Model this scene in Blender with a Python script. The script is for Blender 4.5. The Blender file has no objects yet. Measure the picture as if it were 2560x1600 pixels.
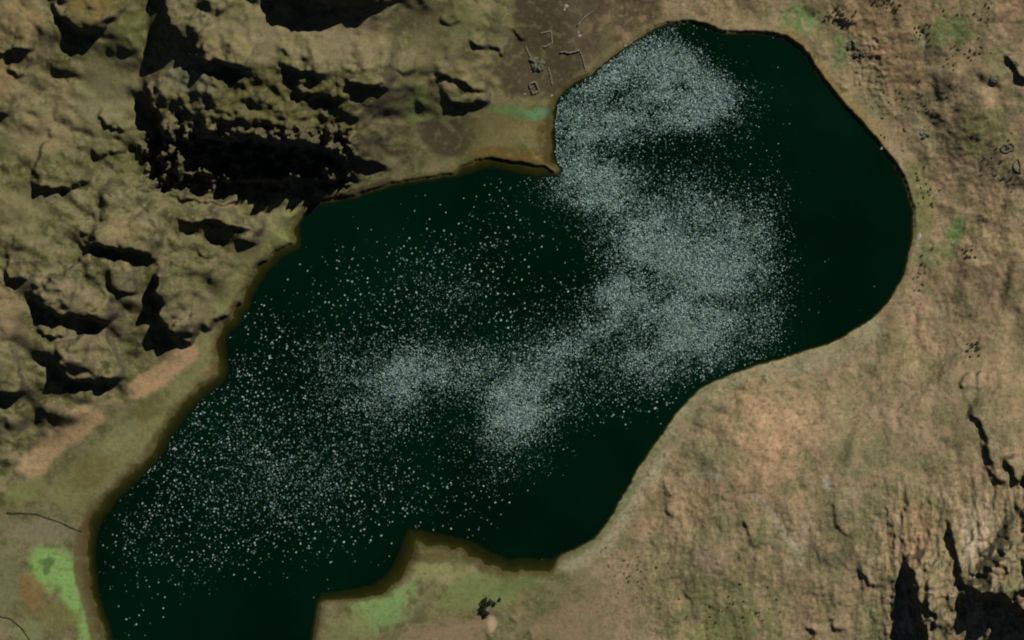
import bpy, math, random
import numpy as np
from mathutils import Vector

# ------------------------------------------------------------------ camera, sky, sun, exposure
# All ground tracing is in map units u (east) and v (south); 0.8 m per unit.
S = 0.8
U0, V0 = 1280.0, 800.0
SUN_AZ = math.radians(35.0)      # clockwise from north (+Y)
SUN_EL = math.radians(39.0)
scene = bpy.context.scene
cam_d = bpy.data.cameras.new("camera")
cam = bpy.data.objects.new("camera", cam_d)
scene.collection.objects.link(cam)
CAM_H = 12000.0
cam.location = (0, 0, CAM_H)
cam.rotation_euler = (0, 0, 0)
cam_d.sensor_width = 36.0
cam_d.lens = 36.0 * CAM_H / 2048.0
cam_d.clip_start = 10.0
cam_d.clip_end = 40000.0
scene.camera = cam

world = bpy.data.worlds.new("World")
scene.world = world
world.use_nodes = True
wn = world.node_tree.nodes
wl = world.node_tree.links
sky = wn.new("ShaderNodeTexSky")
sky.sky_type = 'NISHITA'
sky.sun_disc = False
sky.sun_elevation = SUN_EL
sky.sun_rotation = SUN_AZ
sky.altitude = 4000.0
sky.air_density = 0.5
sky.dust_density = 0.0
wl.new(sky.outputs[0], wn["Background"].inputs[0])
wn["Background"].inputs[1].default_value = 0.05

sun_d = bpy.data.lights.new("sun", 'SUN')
sun_d.energy = 5.0
sun_d.angle = math.radians(0.5)
sun_d.color = (1.0, 0.955, 0.88)
sun = bpy.data.objects.new("sun", sun_d)
scene.collection.objects.link(sun)
SUN = Vector((math.sin(SUN_AZ) * math.cos(SUN_EL), math.cos(SUN_AZ) * math.cos(SUN_EL), math.sin(SUN_EL)))
sun.rotation_euler = SUN.to_track_quat('Z', 'Y').to_euler()
sun.location = (1500, 2000, 3000)

vs = scene.view_settings
vs.view_transform = 'Standard'
vs.look = 'None'
vs.exposure = -0.32
vs.gamma = 1.0
vs.use_curve_mapping = False
scene.cycles.filter_width = 2.0
scene.cycles.max_bounces = 4
scene.cycles.diffuse_bounces = 2

rng = np.random.default_rng(7)
random.seed(7)

# ------------------------------------------------------------------ numeric helpers
def sstep(a, b, x):
    t = np.clip((x - a) / (b - a), 0, 1)
    return t * t * (3 - 2 * t)

_G = np.stack([np.cos(np.arange(256) * math.tau / 256), np.sin(np.arange(256) * math.tau / 256)], 1).astype(np.float32)

def perlin(x, y, seed=0):
    r = np.random.default_rng(seed)
    perm = np.concatenate([r.permutation(256)] * 2).astype(np.int32)
    xi = np.floor(x).astype(np.int32)
    yi = np.floor(y).astype(np.int32)
    xf = (x - xi).astype(np.float32)
    yf = (y - yi).astype(np.float32)
    xi &= 255
    yi &= 255
    a = perm[xi]
    b = perm[(xi + 1) & 255]
    y1 = (yi + 1) & 255
    def g(h, dx, dy):
        gv = _G[perm[h]]
        return gv[..., 0] * dx + gv[..., 1] * dy
    n00 = g(a + yi, xf, yf)
    n10 = g(b + yi, xf - 1, yf)
    n01 = g(a + y1, xf, yf - 1)
    n11 = g(b + y1, xf - 1, yf - 1)
    fu = xf * xf * xf * (xf * (xf * 6 - 15) + 10)
    fv = yf * yf * yf * (yf * (yf * 6 - 15) + 10)
    p = n00 + fu * (n10 - n00)
    q = n01 + fu * (n11 - n01)
    return (p + fv * (q - p)) * 1.4

def fbm(u, v, scale, octaves=4, seed=0, gain=0.5):
    tot = 0.0
    amp = 1.0
    nrm = 0.0
    for o in range(octaves):
        tot = tot + amp * perlin(u / scale + 13.7 * o, v / scale - 7.3 * o, seed + o)
        nrm += amp
        amp *= gain
        scale *= 0.5
    return tot / nrm * 1.25

def poly_dist(u, v, pts, closed=False):
    """distance to a polyline, vector to the closest point, arc fraction there"""
    pts = np.asarray(pts, np.float32)
    if closed:
        pts = np.concatenate([pts, pts[:1]])
    seg = pts[1:] - pts[:-1]
    ln = np.hypot(seg[:, 0], seg[:, 1])
    acc = np.concatenate([[0], np.cumsum(ln)])
    best = np.full(u.shape, 1e12, np.float32)
    bx = np.zeros(u.shape, np.float32)
    by = np.zeros(u.shape, np.float32)
    bs = np.zeros(u.shape, np.float32)
    for i in range(len(seg)):
        du = u - pts[i, 0]
        dv = v - pts[i, 1]
        t = np.clip((du * seg[i, 0] + dv * seg[i, 1]) / max(ln[i] ** 2, 1e-6), 0, 1)
        ex = du - t * seg[i, 0]
        ey = dv - t * seg[i, 1]
        d2 = ex * ex + ey * ey
        m = d2 < best
        best = np.where(m, d2, best)
        bx = np.where(m, ex, bx)
        by = np.where(m, ey, by)
        bs = np.where(m, (acc[i] + t * ln[i]) / acc[-1], bs)
    return np.sqrt(best), bx, by, bs

def inside(u, v, pts):
    c = np.zeros(u.shape, bool)
    n = len(pts)
    for i in range(n):
        x1, y1 = pts[i]
        x2, y2 = pts[(i + 1) % n]
        if y1 == y2:
            continue
        c ^= ((y1 > v) != (y2 > v)) & (u < (x2 - x1) * (v - y1) / (y2 - y1) + x1)
    return c

def blur(a, sigma):
    r = int(math.ceil(2.5 * sigma))
    k = np.exp(-0.5 * (np.arange(-r, r + 1) / sigma) ** 2)
    k /= k.sum()
    for ax in (0, 1):
        p = np.pad(a, [(r, r) if q == ax else (0, 0) for q in (0, 1)], mode='edge')
        n = a.shape[ax]
        a = sum(k[i] * (p[i:i + n] if ax == 0 else p[:, i:i + n]) for i in range(2 * r + 1))
    return a.astype(np.float32)

def lin(c):
    return tuple(((x / 255) / 12.92 if x <= 10 else (((x / 255) + 0.055) / 1.055) ** 2.4) for x in c)

# ------------------------------------------------------------------ traced lake outline (edge of deep water)
LAKE = [(1404,427),(1391,440),(1345,441),(1310,434),(1279,427),(1229,418),(1196,425),(1146,440),(1064,453),(981,466),
 (930,482),(889,495),(830,506),(774,516),(761,536),(752,560),(747,582),(751,605),(748,620),(704,642),(671,675),(648,708),(632,741),
 (625,767),(605,787),(602,807),(575,827),(564,853),(565,890),(570,920),(562,951),(509,993),(468,1034),(431,1085),(407,1131),
 (370,1178),(324,1219),(287,1256),(259,1294),(241,1340),(237,1400),(243,1456),(255,1511),(273,1562),(282,1600),(300,1700),(340,1790),
 (460,1840),(640,1800),(740,1720),(777,1600),(785,1550),(791,1509),(804,1486),(845,1480),(895,1474),(936,1460),(969,1435),(990,1406),
 (1004,1373),(1014,1340),(1023,1323),(1056,1327),(1101,1338),(1155,1346),(1192,1360),(1225,1383),(1271,1398),(1345,1398),(1382,1398),
 (1411,1381),(1452,1364),(1486,1344),(1514,1311),(1535,1278),(1568,1220),(1589,1179),(1618,1133),(1643,1100),(1672,1058),(1709,1010),
 (1746,973),(1789,950),(1833,932),(1887,914),(1953,894),(2015,876),(2069,859),(2106,843),(2146,817),(2189,785),(2218,756),(2240,719),
 (2258,683),(2269,643),(2277,606),(2282,566),(2280,523),(2269,486),(2256,446),(2233,407),(2203,374),(2173,334),(2140,298),(2107,265),
 (2077,228),(2048,192),(2025,155),(1998,119),(1965,98),(1919,86),(1859,83),(1820,84),(1793,80),(1765,66),(1735,60),(1704,58),(1670,62),
 (1640,71),(1604,93),(1579,112),(1537,140),(1504,167),(1480,187),(1438,208),(1414,226),(1398,247),(1388,281),(1384,331),(1386,380),(1394,410)]

# ------------------------------------------------------------------ land heights: control points (u, v, metres above lake)
CTRL = [(-100,-100,120),(0,0,110),(100,60,105),(220,50,112),(330,100,86),(360,0,84),(385,150,92),(200,200,70),(100,150,85),(0,200,95),(250,330,62),
 (350,250,58),(350,400,42),(150,420,85),(0,400,100),(60,300,90),(330,500,66),(500,560,45),(620,560,34),(450,650,52),(550,700,25),
 (300,560,80),(150,560,95),(0,560,110),(200,700,85),(300,700,70),(100,800,90),(0,700,110),(400,800,28),(350,880,16),(250,900,36),
 (150,950,50),(50,1000,55),(0,1100,40),(100,1100,12),(200,1150,6),(300,1050,5),(0,1200,26),(50,1300,7),(100,1400,4),(0,1500,8),
 (150,1550,4),(-150,1400,40),(-150,900,120),(-150,400,130),(-150,1800,30),(200,1800,5),
 (450,20,132),(450,80,136),(520,120,146),(620,80,156),(700,150,156),(800,120,158),(900,150,142),(960,200,122),(990,100,104),(560,30,142),
 (760,50,150),(420,150,112),(400,120,104),(470,170,122),(480,200,120),(540,240,124),(600,250,122),(600,310,114),(750,280,116),(700,330,102),(850,300,98),(900,330,76),(450,290,78),(450,360,40),
 (500,400,24),(650,400,30),(800,400,32),(450,420,34),(600,470,14),(500,500,26),(600,512,12),(420,475,40),(950,400,24),
 (1050,380,14),(850,-40,200),(1000,0,150),(700,-60,195),(1100,50,100),(1150,120,85),(1200,60,70),(1050,200,78),(1000,280,56),(1200,200,42),
 (1230,230,28),(1280,100,22),(1330,150,16),(1400,100,14),(1500,60,12),(1400,-50,22),(1600,-50,20),(1100,320,18),(1250,330,9),(1300,380,5),
 (850,-250,220),(400,-250,150),(1300,-250,60),(1700,-250,60),
 (1700,0,14),(1800,0,22),(2000,0,26),(2100,100,22),(2300,100,44),(2500,100,70),(2700,100,95),(2200,250,22),(2400,300,50),(2560,300,72),
 (2350,500,22),(2500,500,46),(2700,500,85),(2400,650,34),(2560,700,64),(2320,750,22),(2400,850,48),(2560,900,92),(2200,900,33),
 (2000,1000,33),(2300,1000,76),(2500,1000,125),(1850,1050,30),(1750,1150,34),(1900,1200,58),(2100,1200,86),(2300,1200,115),(2500,1200,160),
 (1650,1250,24),(1700,1400,48),(1900,1400,80),(2100,1400,105),(2300,1400,140),(2500,1400,180),(1600,1550,42),(1800,1600,72),(2000,1600,95),
 (2200,1600,105),(2300,1700,115),(2500,1650,165),(2750,1200,210),(2750,1700,220),(2300,1900,120),(1800,1900,90),(1450,1450,14),(1350,1500,11),
 (1300,1600,18),(1400,1650,32),(1200,1450,6),(1100,1420,5),(1000,1500,5),(900,1600,6),(1100,1600,11),(1250,1700,26),(1100,1850,30),(800,1800,6),
 (2300,-250,90),(2750,-250,150)]

# ------------------------------------------------------------------ rock steps: (lip polyline, height m, lit-side fall-off m, drop width m)
LEDGES = [
 ([(135,10),(158,45),(185,70),(220,82),(262,70),(300,45),(325,15)],34,70,10),
 ([(-30,125),(0,134),(40,133),(80,125),(112,105)],20,60,8),
 ([(25,180),(50,188),(80,192)],14,40,6),
 ([(-30,285),(10,292),(45,300)],18,50,6),
 ([(430,-80),(420,-10),(430,40),(438,75),(470,100),(490,122)],24,100,10),
 ([(462,140),(500,150),(545,153),(580,168),(630,178),(660,182)],32,110,12),
 ([(366,190),(384,240),(410,290),(424,350),(450,400)],36,70,12),
 ([(690,182),(740,186),(790,188),(840,194)],20,60,7),
 ([(730,236),(790,240),(840,246),(890,250)],24,60,8),
 ([(860,212),(915,215),(960,220),(990,235)],30,70,9),
 ([(395,300),(440,330),(520,345),(600,342),(690,350),(790,360),(880,384),(940,404),(1010,425)],50,90,16),
 ([(350,395),(420,425),(520,438),(640,446),(740,446),(850,444),(930,440)],36,40,12),
 ([(650,-60),(720,-14),(800,2),(880,12),(950,14),(1010,0),(1060,-25)],34,110,14),
 ([(800,20),(860,30),(930,38),(975,30)],12,40,6),
 ([(1172,104),(1205,112),(1245,130),(1278,138)],16,50,7),
 ([(1070,204),(1120,194),(1170,212),(1212,232),(1240,230)],12,40,6),
 ([(1095,250),(1150,258),(1200,256),(1236,238)],18,40,8),
 ([(985,172),(1015,182),(1045,178)],8,30,5),
 ([(1095,58),(1130,66),(1160,56)],7,30,5),
 ([(1275,75),(1300,92),(1320,96)],8,30,5),
 ([(200,622),(240,610),(300,620),(348,628),(392,640),(404,668)],38,100,10),
 ([(398,640),(408,690),(404,740),(406,790),(424,835),(440,866)],46,90,10),
 ([(424,852),(455,858),(490,856)],18,40,7),
 ([(84,712),(100,750),(145,776),(200,792),(255,798),(300,790),(325,768)],36,100,10),
 ([(285,728),(320,728),(356,722)],14,40,6),
 ([(140,855),(158,905),(175,938),(235,950),(300,942),(335,918)],36,80,10),
 ([(-40,970),(0,978),(45,980),(80,968)],30,70,9),
 ([(75,455),(110,470),(155,470),(205,464),(250,448)],22,70,8),
 ([(435,540),(500,552),(560,552),(620,572),(660,582)],20,50,8),
 ([(600,600),(630,606),(655,604)],14,30,6),
 ([(500,636),(520,640),(545,640)],10,25,5),
 ([(15,684),(45,694),(85,694)],18,50,7),
 ([(98,812),(125,832),(175,842)],18,50,7),
 ([(230,395),(280,380),(330,382)],12,40,5),
 ([(240,300),(285,310),(330,335)],14,40,6),
 ([(400,486),(470,494),(560,508),(640,500)],16,40,7),
 # south-east slope
 ([(2258,1360),(2272,1430),(2288,1490),(2300,1560),(2320,1680)],48,110,18),
 ([(2300,1470),(2318,1520),(2330,1580)],16,40,6),
 ([(2358,1262),(2368,1330),(2378,1400),(2394,1480),(2396,1580)],22,60,8),
 ([(2392,1440),(2430,1465),(2480,1470),(2520,1490),(2548,1530),(2590,1560)],66,160,24),
 ([(2472,1408),(2488,1372),(2512,1350)],14,40,6),
 ([(2536,1370),(2542,1440),(2556,1510)],16,40,6),
 ([(2404,985),(2430,1035),(2452,1070),(2460,1140),(2478,1190),(2520,1228)],12,60,12),
 ([(2500,1130),(2520,1190),(2540,1215)],14,30,6),
 ([(2548,1165),(2556,1250)],16,40,6),
 ([(2252,1180),(2258,1225),(2262,1275)],7.2,30,10),
 ([(2078,1236),(2090,1290),(2112,1352)],6.4,30,10),
 ([(1858,1288),(1868,1330),(1885,1365)],6.4,30,10),
 ([(2146,1392),(2154,1430),(2164,1470)],11.2,40,12),
 ([(2064,1525),(2080,1555),(2098,1580)],8.0,30,10),
 ([(2024,1550),(2034,1590),(2040,1640)],10.4,40,12),
 ([(1270,1532),(1290,1548),(1302,1562)],4.0,16,8),
 ([(1322,1572),(1332,1592),(1338,1602)],4.0,16,8),
 ([(1216,1560),(1226,1590),(1230,1610)],4.0,16,8),
 ([(1660,1190),(1672,1240),(1680,1310)],4.8,20,8),
 ([(2402,935),(2406,970)],6.4,20,8),([(2428,930),(2434,970)],6.4,20,8),
 ([(2505,135),(2530,175),(2565,215)],14,40,6),
 ([(2080,44),(2110,58),(2150,50)],6,20,4),
]

# ------------------------------------------------------------------ grid (2.5 map units inside the traced area, growing outside)
def axis(lo, hi, step, grow_to):
    core = np.arange(lo, hi + 0.1, step)
    out = []
    d = step
    x = hi
    while x < grow_to[1]:
        d *= 1.22
        x += d
        out.append(x)
    pre = []
    d = step
    x = lo
    while x > grow_to[0]:
        d *= 1.22
        x -= d
        pre.append(x)
    return np.array(pre[::-1] + list(core) + out, np.float64)

UA = axis(-130, 2690, 2.5, (-9000, 11500))
VA = axis(-130, 1730, 2.5, (-9500, 11000))
NU, NV = len(UA), len(VA)
UU, VV = np.meshgrid(UA, VA)
UU = UU.astype(np.float32)
VV = VV.astype(np.float32)
Uc = np.clip(UU, -400, 2960)
Vc = np.clip(VV, -400, 2000)

def base_height():
    pts = np.array(CTRL, np.float64)
    c = 45.0
    def phi(d2):
        return np.sqrt(d2 + c * c)
    D2 = (pts[:, None, 0] - pts[None, :, 0]) ** 2 + (pts[:, None, 1] - pts[None, :, 1]) ** 2
    A = np.zeros((len(pts) + 1,) * 2)
    A[:-1, :-1] = phi(D2)
    A[:-1, -1] = 1
    A[-1, :-1] = 1
    w = np.linalg.solve(A, np.concatenate([pts[:, 2], [0]]))
    gu = np.arange(-420, 2990, 12.0)
    gv = np.arange(-420, 2030, 12.0)
    GU, GV = np.meshgrid(gu, gv)
    H = np.full(GU.shape, w[-1])
    for i in range(len(pts)):
        H += w[i] * phi((GU - pts[i, 0]) ** 2 + (GV - pts[i, 1]) ** 2)
    fu = (Uc - gu[0]) / 12.0
    fv = (Vc - gv[0]) / 12.0
    iu = np.clip(fu.astype(int), 0, len(gu) - 2)
    iv = np.clip(fv.astype(int), 0, len(gv) - 2)
    a = fu - iu
    b = fv - iv
    return (H[iv, iu] * (1 - a) * (1 - b) + H[iv, iu + 1] * a * (1 - b) + H[iv + 1, iu] * (1 - a) * b + H[iv + 1, iu + 1] * a * b).astype(np.float32)

# shared noise fields
N_a = fbm(UU, VV, 120, 4, 11)
N_b = fbm(UU, VV, 120, 4, 31)
N_c = fbm(UU, VV, 34, 3, 51)
N_d = fbm(UU, VV, 34, 3, 71)
N_e = fbm(UU, VV, 12, 2, 91)
N_f = fbm(UU, VV, 12, 2, 95)
N_big = fbm(UU, VV, 420, 3, 15)

d_sh, ex, ey, _ = poly_dist(UU + 3.5 * N_c + 1.6 * N_e, VV + 3.5 * N_d + 1.6 * N_f, LAKE, True)
lake_in = inside(UU + 3.5 * N_c + 1.6 * N_e, VV + 3.5 * N_d + 1.6 * N_f, LAKE)
sd = np.where(lake_in, -d_sh, d_sh)                      # >0 on land
sunx, suny = math.sin(SUN_AZ), -math.cos(SUN_AZ)         # towards the sun in (u, v)
facing = np.where(d_sh > 0.5, (ex * sunx + ey * suny) / np.maximum(d_sh, 0.5), 0)
facing = np.where(lake_in, 0, facing)

def box(u0, v0, u1, v1, soft=40.0):
    return sstep(u0 - soft, u0 + soft, UU) * sstep(u1 + soft, u1 - soft, UU) * sstep(v0 - soft, v0 + soft, VV) * sstep(v1 + soft, v1 - soft, VV)

# how rocky each tract is
def sinterp(x, xs, ys):
    return np.interp(x, xs, ys).astype(np.float32)
west_edge = sinterp(VV, [-200, 0, 120, 230, 300, 420, 500, 560, 640, 720, 800, 870, 930, 990, 1040, 1100, 1180, 1260, 2000],
                        [1250, 1250, 1270, 1240, 1030, 1000, 800, 660, 610, 560, 500, 450, 340, 320, 200, 110, 60, 0, -200])
rock = sstep(25, -30, UU + 25 * N_c - west_edge)
plain = np.maximum.reduce([box(400, 160, 470, 215, 25) * .9, box(450, 205, 530, 245, 20) * .8, box(210, 130, 330, 330, 45), box(70, 480, 130, 560, 40) * 0.7, box(980, 20, 1200, 180, 50) * .95, box(520, 40, 930, 150, 25) * 1.08, box(640,60,960,170,20)*1.08, box(180,730,270,770,20), box(420,690,560,830,40)*.6, box(20,480,140,600,40)*.8, box(60, 330, 170, 400, 30) * .7, box(0, 760, 90, 900, 30) * 0.6])
rock = blur(np.clip(rock * (1 - 0.9 * np.clip(plain, 0, 1.1)), 0, 1), 7)
se_rock = sstep(2080, 2300, UU) * sstep(1120, 1330, VV) + 0.35 * sstep(1500, 1700, UU) * sstep(1120, 1300, VV) + 0.25 * sstep(2380, 2480, UU) * sstep(900, 1050, VV)
se_rock = np.clip(se_rock, 0, 1)
massif = np.maximum(box(420, 180, 930, 330, 40), box(640, -80, 1040, 40, 30))

H = base_height() + 6.0 * N_big * sstep(-300, -1200, np.minimum(np.minimum(UU, 2560 - UU), np.minimum(VV, 1600 - VV)) * 3) * 8
relief = np.zeros_like(H)
wu = UU + 17 * N_c + 2.5 * N_e
wv = VV + 17 * N_d + 2.5 * N_f
for pts, h, L, w in LEDGES:
    p = np.array(pts)
    R = (4.0 * L + 40) / S
    m = (UU > p[:, 0].min() - R) & (UU < p[:, 0].max() + R) & (VV > p[:, 1].min() - R) & (VV < p[:, 1].max() + R)
    jj, ii = np.where(m)
    if not len(jj):
        continue
    j0, j1, i0, i1 = jj.min(), jj.max() + 1, ii.min(), ii.max() + 1
    sl = np.s_[j0:j1, i0:i1]
    d, bx, by, s = poly_dist(wu[sl], wv[sl], pts)
    lit = (bx * sunx + by * suny) > 0
    d = d * S
    c0, ch = p[0], p[-1] - p[0]
    ends = sstep(0, .07, s) * sstep(1, .93, s)
    s = ((wu[sl] - c0[0]) * ch[0] + (wv[sl] - c0[1]) * ch[1]) / (ch @ ch)      # position along the chord
    taper = ends * sstep(0, .25, s) * sstep(1, .75, s)
    hh = h * taper * (1 + 0.35 * N_c[sl])
    f = np.where(lit, np.exp(-d / L), 1 - sstep(0, 1, d / (w * (1 + .6 * N_d[sl]))))
    relief[sl] += hh * f
relief = blur(relief, 1.2)

# strata: saw-tooth ledges stepping down away from the sun
t_w = (-sunx * UU - suny * VV) * S
def saw(t, P, drop):
    s = t / P
    s = s - np.floor(s)
    return np.where(s < 1 - drop, s / (1 - drop), (1 - s) / drop)
def strata(t, P, A, warp, mask, drop=0.14):
    return A * mask * saw(t + warp, P, drop)
brk1 = sstep(-0.05, 0.4, fbm(UU, VV, 90, 3, 201))
brk2 = sstep(-0.02, 0.38, fbm(UU, VV, 45, 3, 211))
brk3 = sstep(0.0, 0.4, fbm(UU, VV, 22, 2, 221))
t_m = (-math.sin(math.radians(345)) * UU + math.cos(math.radians(345)) * VV) * S
def ledges(t):
    f = strata(t, 62, 13, 44 * N_a + 20 * N_c, brk1)
    return f + strata(t + 11, 27, 4.5, 30 * N_b + 15 * N_d, brk2, .25)
led = ledges(t_w) * (1 - massif) + ledges(t_m) * massif
# rounded rock masses parted by soft gullies, drawn out along the strata
ru_, rv_ = UU * .94 + VV * .34, (VV * .94 - UU * .34) * 1.5
lump = 40 * np.abs(fbm(ru_ + 30 * N_a, rv_ + 30 * N_b, 210, 2, 251, .35)) + 15 * np.abs(fbm(ru_ + 20 * N_c, rv_ + 20 * N_d, 95, 3, 231, .4)) + 4 * np.abs(fbm(ru_ + 8 * N_e, rv_ + 8 * N_f, 40, 2, 241, .4))
lump -= 9.5
H_w = blur(led, 2.1) * rock * (0.5 + 0.6 * massif) + blur(lump, 2.0) * rock
H_w += box(370, 330, 880, 470, 30) * (46 * N_c + 12 * N_e)
H_w += rock * (0.5 * N_e + 4 * N_c * (0.4 + 0.9 * massif))
# south-east ribs run down the slope (north-south)
su = UU * S + 18 * fbm(UU, VV / 3, 80, 3, 301)
rib = strata(-su, 46, 11, 16 * fbm(UU, VV / 2.6, 60, 3, 311), sstep(-.1, .35, fbm(UU, VV / 2.2, 80, 3, 321)), .2)
rib += strata(-su + 9, 17, 4.2, 9 * fbm(UU, VV / 2.6, 30, 3, 331), sstep(-.05, .35, fbm(UU, VV / 2, 44, 3, 341)), .3)
H_e = blur(rib, 1.2) * se_rock * .6
east_soft = (1 - np.clip(rock + se_rock, 0, 1))
H_e += east_soft * (2.0 * N_c + .9 * N_e) * sstep(1450, 1650, UU)
gul = np.abs(fbm(UU + .35 * VV + 30 * N_a, (VV - .2 * UU) * .7 + 30 * N_b, 130, 3, 361, .45))
H_e += sstep(1480, 1700, UU) * (1 - .4 * se_rock) * (17 * blur(gul, 1.5) - 4)
H_e += se_rock * (2.0 * N_e + 5.0 * fbm(UU, VV / 2.6, 20, 3, 351))
H_e += box(2110, 90, 2210, 330, 30) * 2.5 * N_e

D_near = 95.0 - 69.0 * box(700, 380, 990, 560, 30) + 170.0 * sstep(1450, 1750, UU)
shore_f = sstep(0, 1, np.maximum(sd, 0) / D_near)
shore_d = sstep(3, 40, sd)
shelf = 2.0 + 3.0 * sstep(1500, 1300, UU) + 26 * box(800, 1330, 1385, 1500, 14) + 18 * box(200, 560, 760, 1330, 30) * sstep(900, 600, UU + 0.0 * VV) + 16 * box(1150, 380, 1375, 440, 20) + 12 * box(180, 1300, 280, 1650, 20)
shelf = shelf * (1 + 0.35 * N_c)
bank = 1.2 + 9.0 * np.clip(facing, 0, 1) ** 1.5
landd = np.maximum(sd - shelf, 0)
land = (H * shore_f + (relief + H_w + H_e) * shore_d)
land = np.maximum(land, 0.25 * sstep(0, 20, landd)) + (1.2 + (bank - 1.2) * np.exp(-landd / 22.0)) * sstep(0, 9, landd)
underw = -0.75 * sstep(0, 1, 1 - np.clip(sd, 0, None) / np.maximum(shelf, 1)) - 0.15
bed = -0.9 - np.clip(-sd, 0, 60) * 0.28 - np.clip(-sd - 60, 0, 400) * 0.05
Z = np.where(sd < 0, bed, np.where(sd < shelf, np.minimum(underw, 0.0), land - 0.1)).astype(np.float32)

# ------------------------------------------------------------------ land cover (own colour of grass, soil, sand, mud)
K = np.array((.86, .86, .84), np.float32)       # light level that turns a photographed tone into the surface's own reflectance
def col(c):
    return np.array(lin((c[0] * .985, c[1] * 1.012, c[2])), np.float32) / K

C = np.zeros(UU.shape + (3,), np.float32)
def mix(w, c):
    global C
    C += (col(c) - C) * np.clip(w, 0, 1)[..., None]

n1 = fbm(UU, VV, 160, 4, 401)
n2 = fbm(UU, VV, 70, 4, 411)
n3 = fbm(UU, VV, 26, 3, 421)
n4 = fbm(UU, VV, 9, 2, 431)
mix(np.ones_like(UU), (108, 99, 70))
eastw = sstep(1380, 1560, UU)
mix(eastw, (134, 115, 88))
# west: olive, green and buff mottles
n5 = fbm(UU * .82 + VV * .57, (VV * .82 - UU * .57) * 1.9, 40, 4, 441)
mix((1 - eastw) * sstep(0.0, 0.4, n2) * .75, (86, 86, 50))
mix((1 - eastw) * sstep(0.1, 0.5, -n2 + .4 * n3) * .7, (130, 115, 84))
mix((1 - eastw) * sstep(0.1, 0.4, n3) * .6, (78, 80, 43))
mix((1 - eastw) * sstep(0.02, 0.3, n5) * .85 * (.35 + .65 * rock), (50, 52, 25))
mix((1 - eastw) * sstep(0.3, 0.6, -n5) * .5, (122, 116, 92))
mix((1 - eastw) * rock * sstep(-.05, .3, n1 + .5 * n3) * .5, (74, 70, 38))
mix((1 - eastw) * rock * sstep(.1, .35, -n1 + .4 * n2) * .35, (128, 108, 80))
# east: pinkish buff, olive
mix(eastw * sstep(0.0, 0.45, n1 + .3 * n3) * .65, (112, 105, 74))
mix(eastw * sstep(0.1, 0.5, -n1 + .4 * n2) * .65, (148, 122, 94))
mix(eastw * sstep(0.12, 0.45, n2 - .3 * n1) * .6, (100, 100, 66))
mix(eastw * sstep(0.25, 0.5, n3) * .4, (108, 94, 68))

# tussock and stone speckle
speck = sstep(.28, .5, n4 + .35 * n3)
mix(speck * .45 * (1 - eastw * .35), (76, 72, 42))
mix(sstep(.3, .55, -n4 + .2 * n2) * .3, (158, 144, 116))

def blob(u, v, ru, rv, rot, c, a=0.8, rough=0.45):
    m = (abs(UU - u) < 1.9 * max(ru, rv)) & (abs(VV - v) < 1.9 * max(ru, rv))
    jj, ii = np.where(m)
    if not len(jj):
        return
    sl = np.s_[jj.min():jj.max() + 1, ii.min():ii.max() + 1]
    cr, sr = math.cos(math.radians(rot)), math.sin(math.radians(rot))
    du, dv = UU[sl] - u, VV[sl] - v
    r = np.hypot((du * cr + dv * sr) / ru, (-du * sr + dv * cr) / rv) + rough * (0.6 * n2[sl] + 0.8 * n3[sl])
    w = a * sstep(1.3, 0.6, r)
    C[sl] += (col(c) - C[sl]) * w[..., None]

def band(pts, width, c, a=0.85, rough=0.5):
    p = np.array(pts)
    R = width * 2.2
    m = (UU > p[:, 0].min() - R) & (UU < p[:, 0].max() + R) & (VV > p[:, 1].min() - R) & (VV < p[:, 1].max() + R)
    jj, ii = np.where(m)
    if not len(jj):
        return
    sl = np.s_[jj.min():jj.max() + 1, ii.min():ii.max() + 1]
    d, _, _, s = poly_dist(UU[sl], VV[sl], pts)
    r = d / width + rough * (.5 * n2[sl] + .8 * n3[sl])
    w = a * sstep(1.3, .65, r) 
    C[sl] += (col(c) - C[sl]) * w[..., None]

# north-west massif and western hills
blob(720, 90, 270, 60, 9, (124, 110, 82), .75)
blob(560, 130, 90, 40, 10, (122, 108, 76), .6)
blob(250, 20, 75, 55, 0, (100, 82, 46), .75)
blob(40, 60, 80, 60, 10, (124, 104, 72), .7)
blob(15, 200, 40, 40, 0, (116, 92, 62), .7)
blob(345, 70, 55, 70, 0, (76, 80, 42), .75)
blob(190, 95, 40, 60, 30, (88, 88, 50), .6)
blob(280, 240, 75, 90, 25, (110, 102, 74), .85)
blob(120, 340, 90, 50, -20, (122, 106, 78), .7)
blob(20, 370, 25, 40, 0, (92, 92, 60), .6)
blob(720, 265, 250, 80, 4, (78, 74, 40), .8)
blob(480, 200, 80, 34, 40, (104, 102, 78), .75)
blob(550, 420, 180, 70, 0, (80, 78, 44), .6)
blob(60, 530, 60, 50, 0, (112, 102, 72), .7)
blob(300, 570, 60, 30, 10, (126, 110, 76), .6)
blob(180, 730, 80, 30, 12, (124, 108, 82), .75)
blob(330, 720, 30, 40, 0, (108, 102, 80), .6)
blob(20, 790, 45, 60, 0, (128, 106, 80), .75)
blob(65, 830, 18, 40, 0, (98, 82, 62), .8, .3)
blob(500, 780, 70, 60, 0, (120, 106, 80), .6)
blob(200, 850, 60, 20, -5, (108, 92, 72), .7)
# hills between massif and lake head
blob(1080, 170, 100, 60, 10, (116, 104, 74), .7)
blob(1150, 60, 70, 50, 0, (98, 98, 62), .6)
blob(1190, 190, 60, 40, 0, (118, 104, 74), .7)
blob(1030, 255, 40, 55, 0, (86, 98, 54), .8)
blob(930, 90, 60, 50, 30, (126, 110, 82), .6)
blob(1090, 300, 60, 25, 20, (102, 102, 68), .7)
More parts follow.
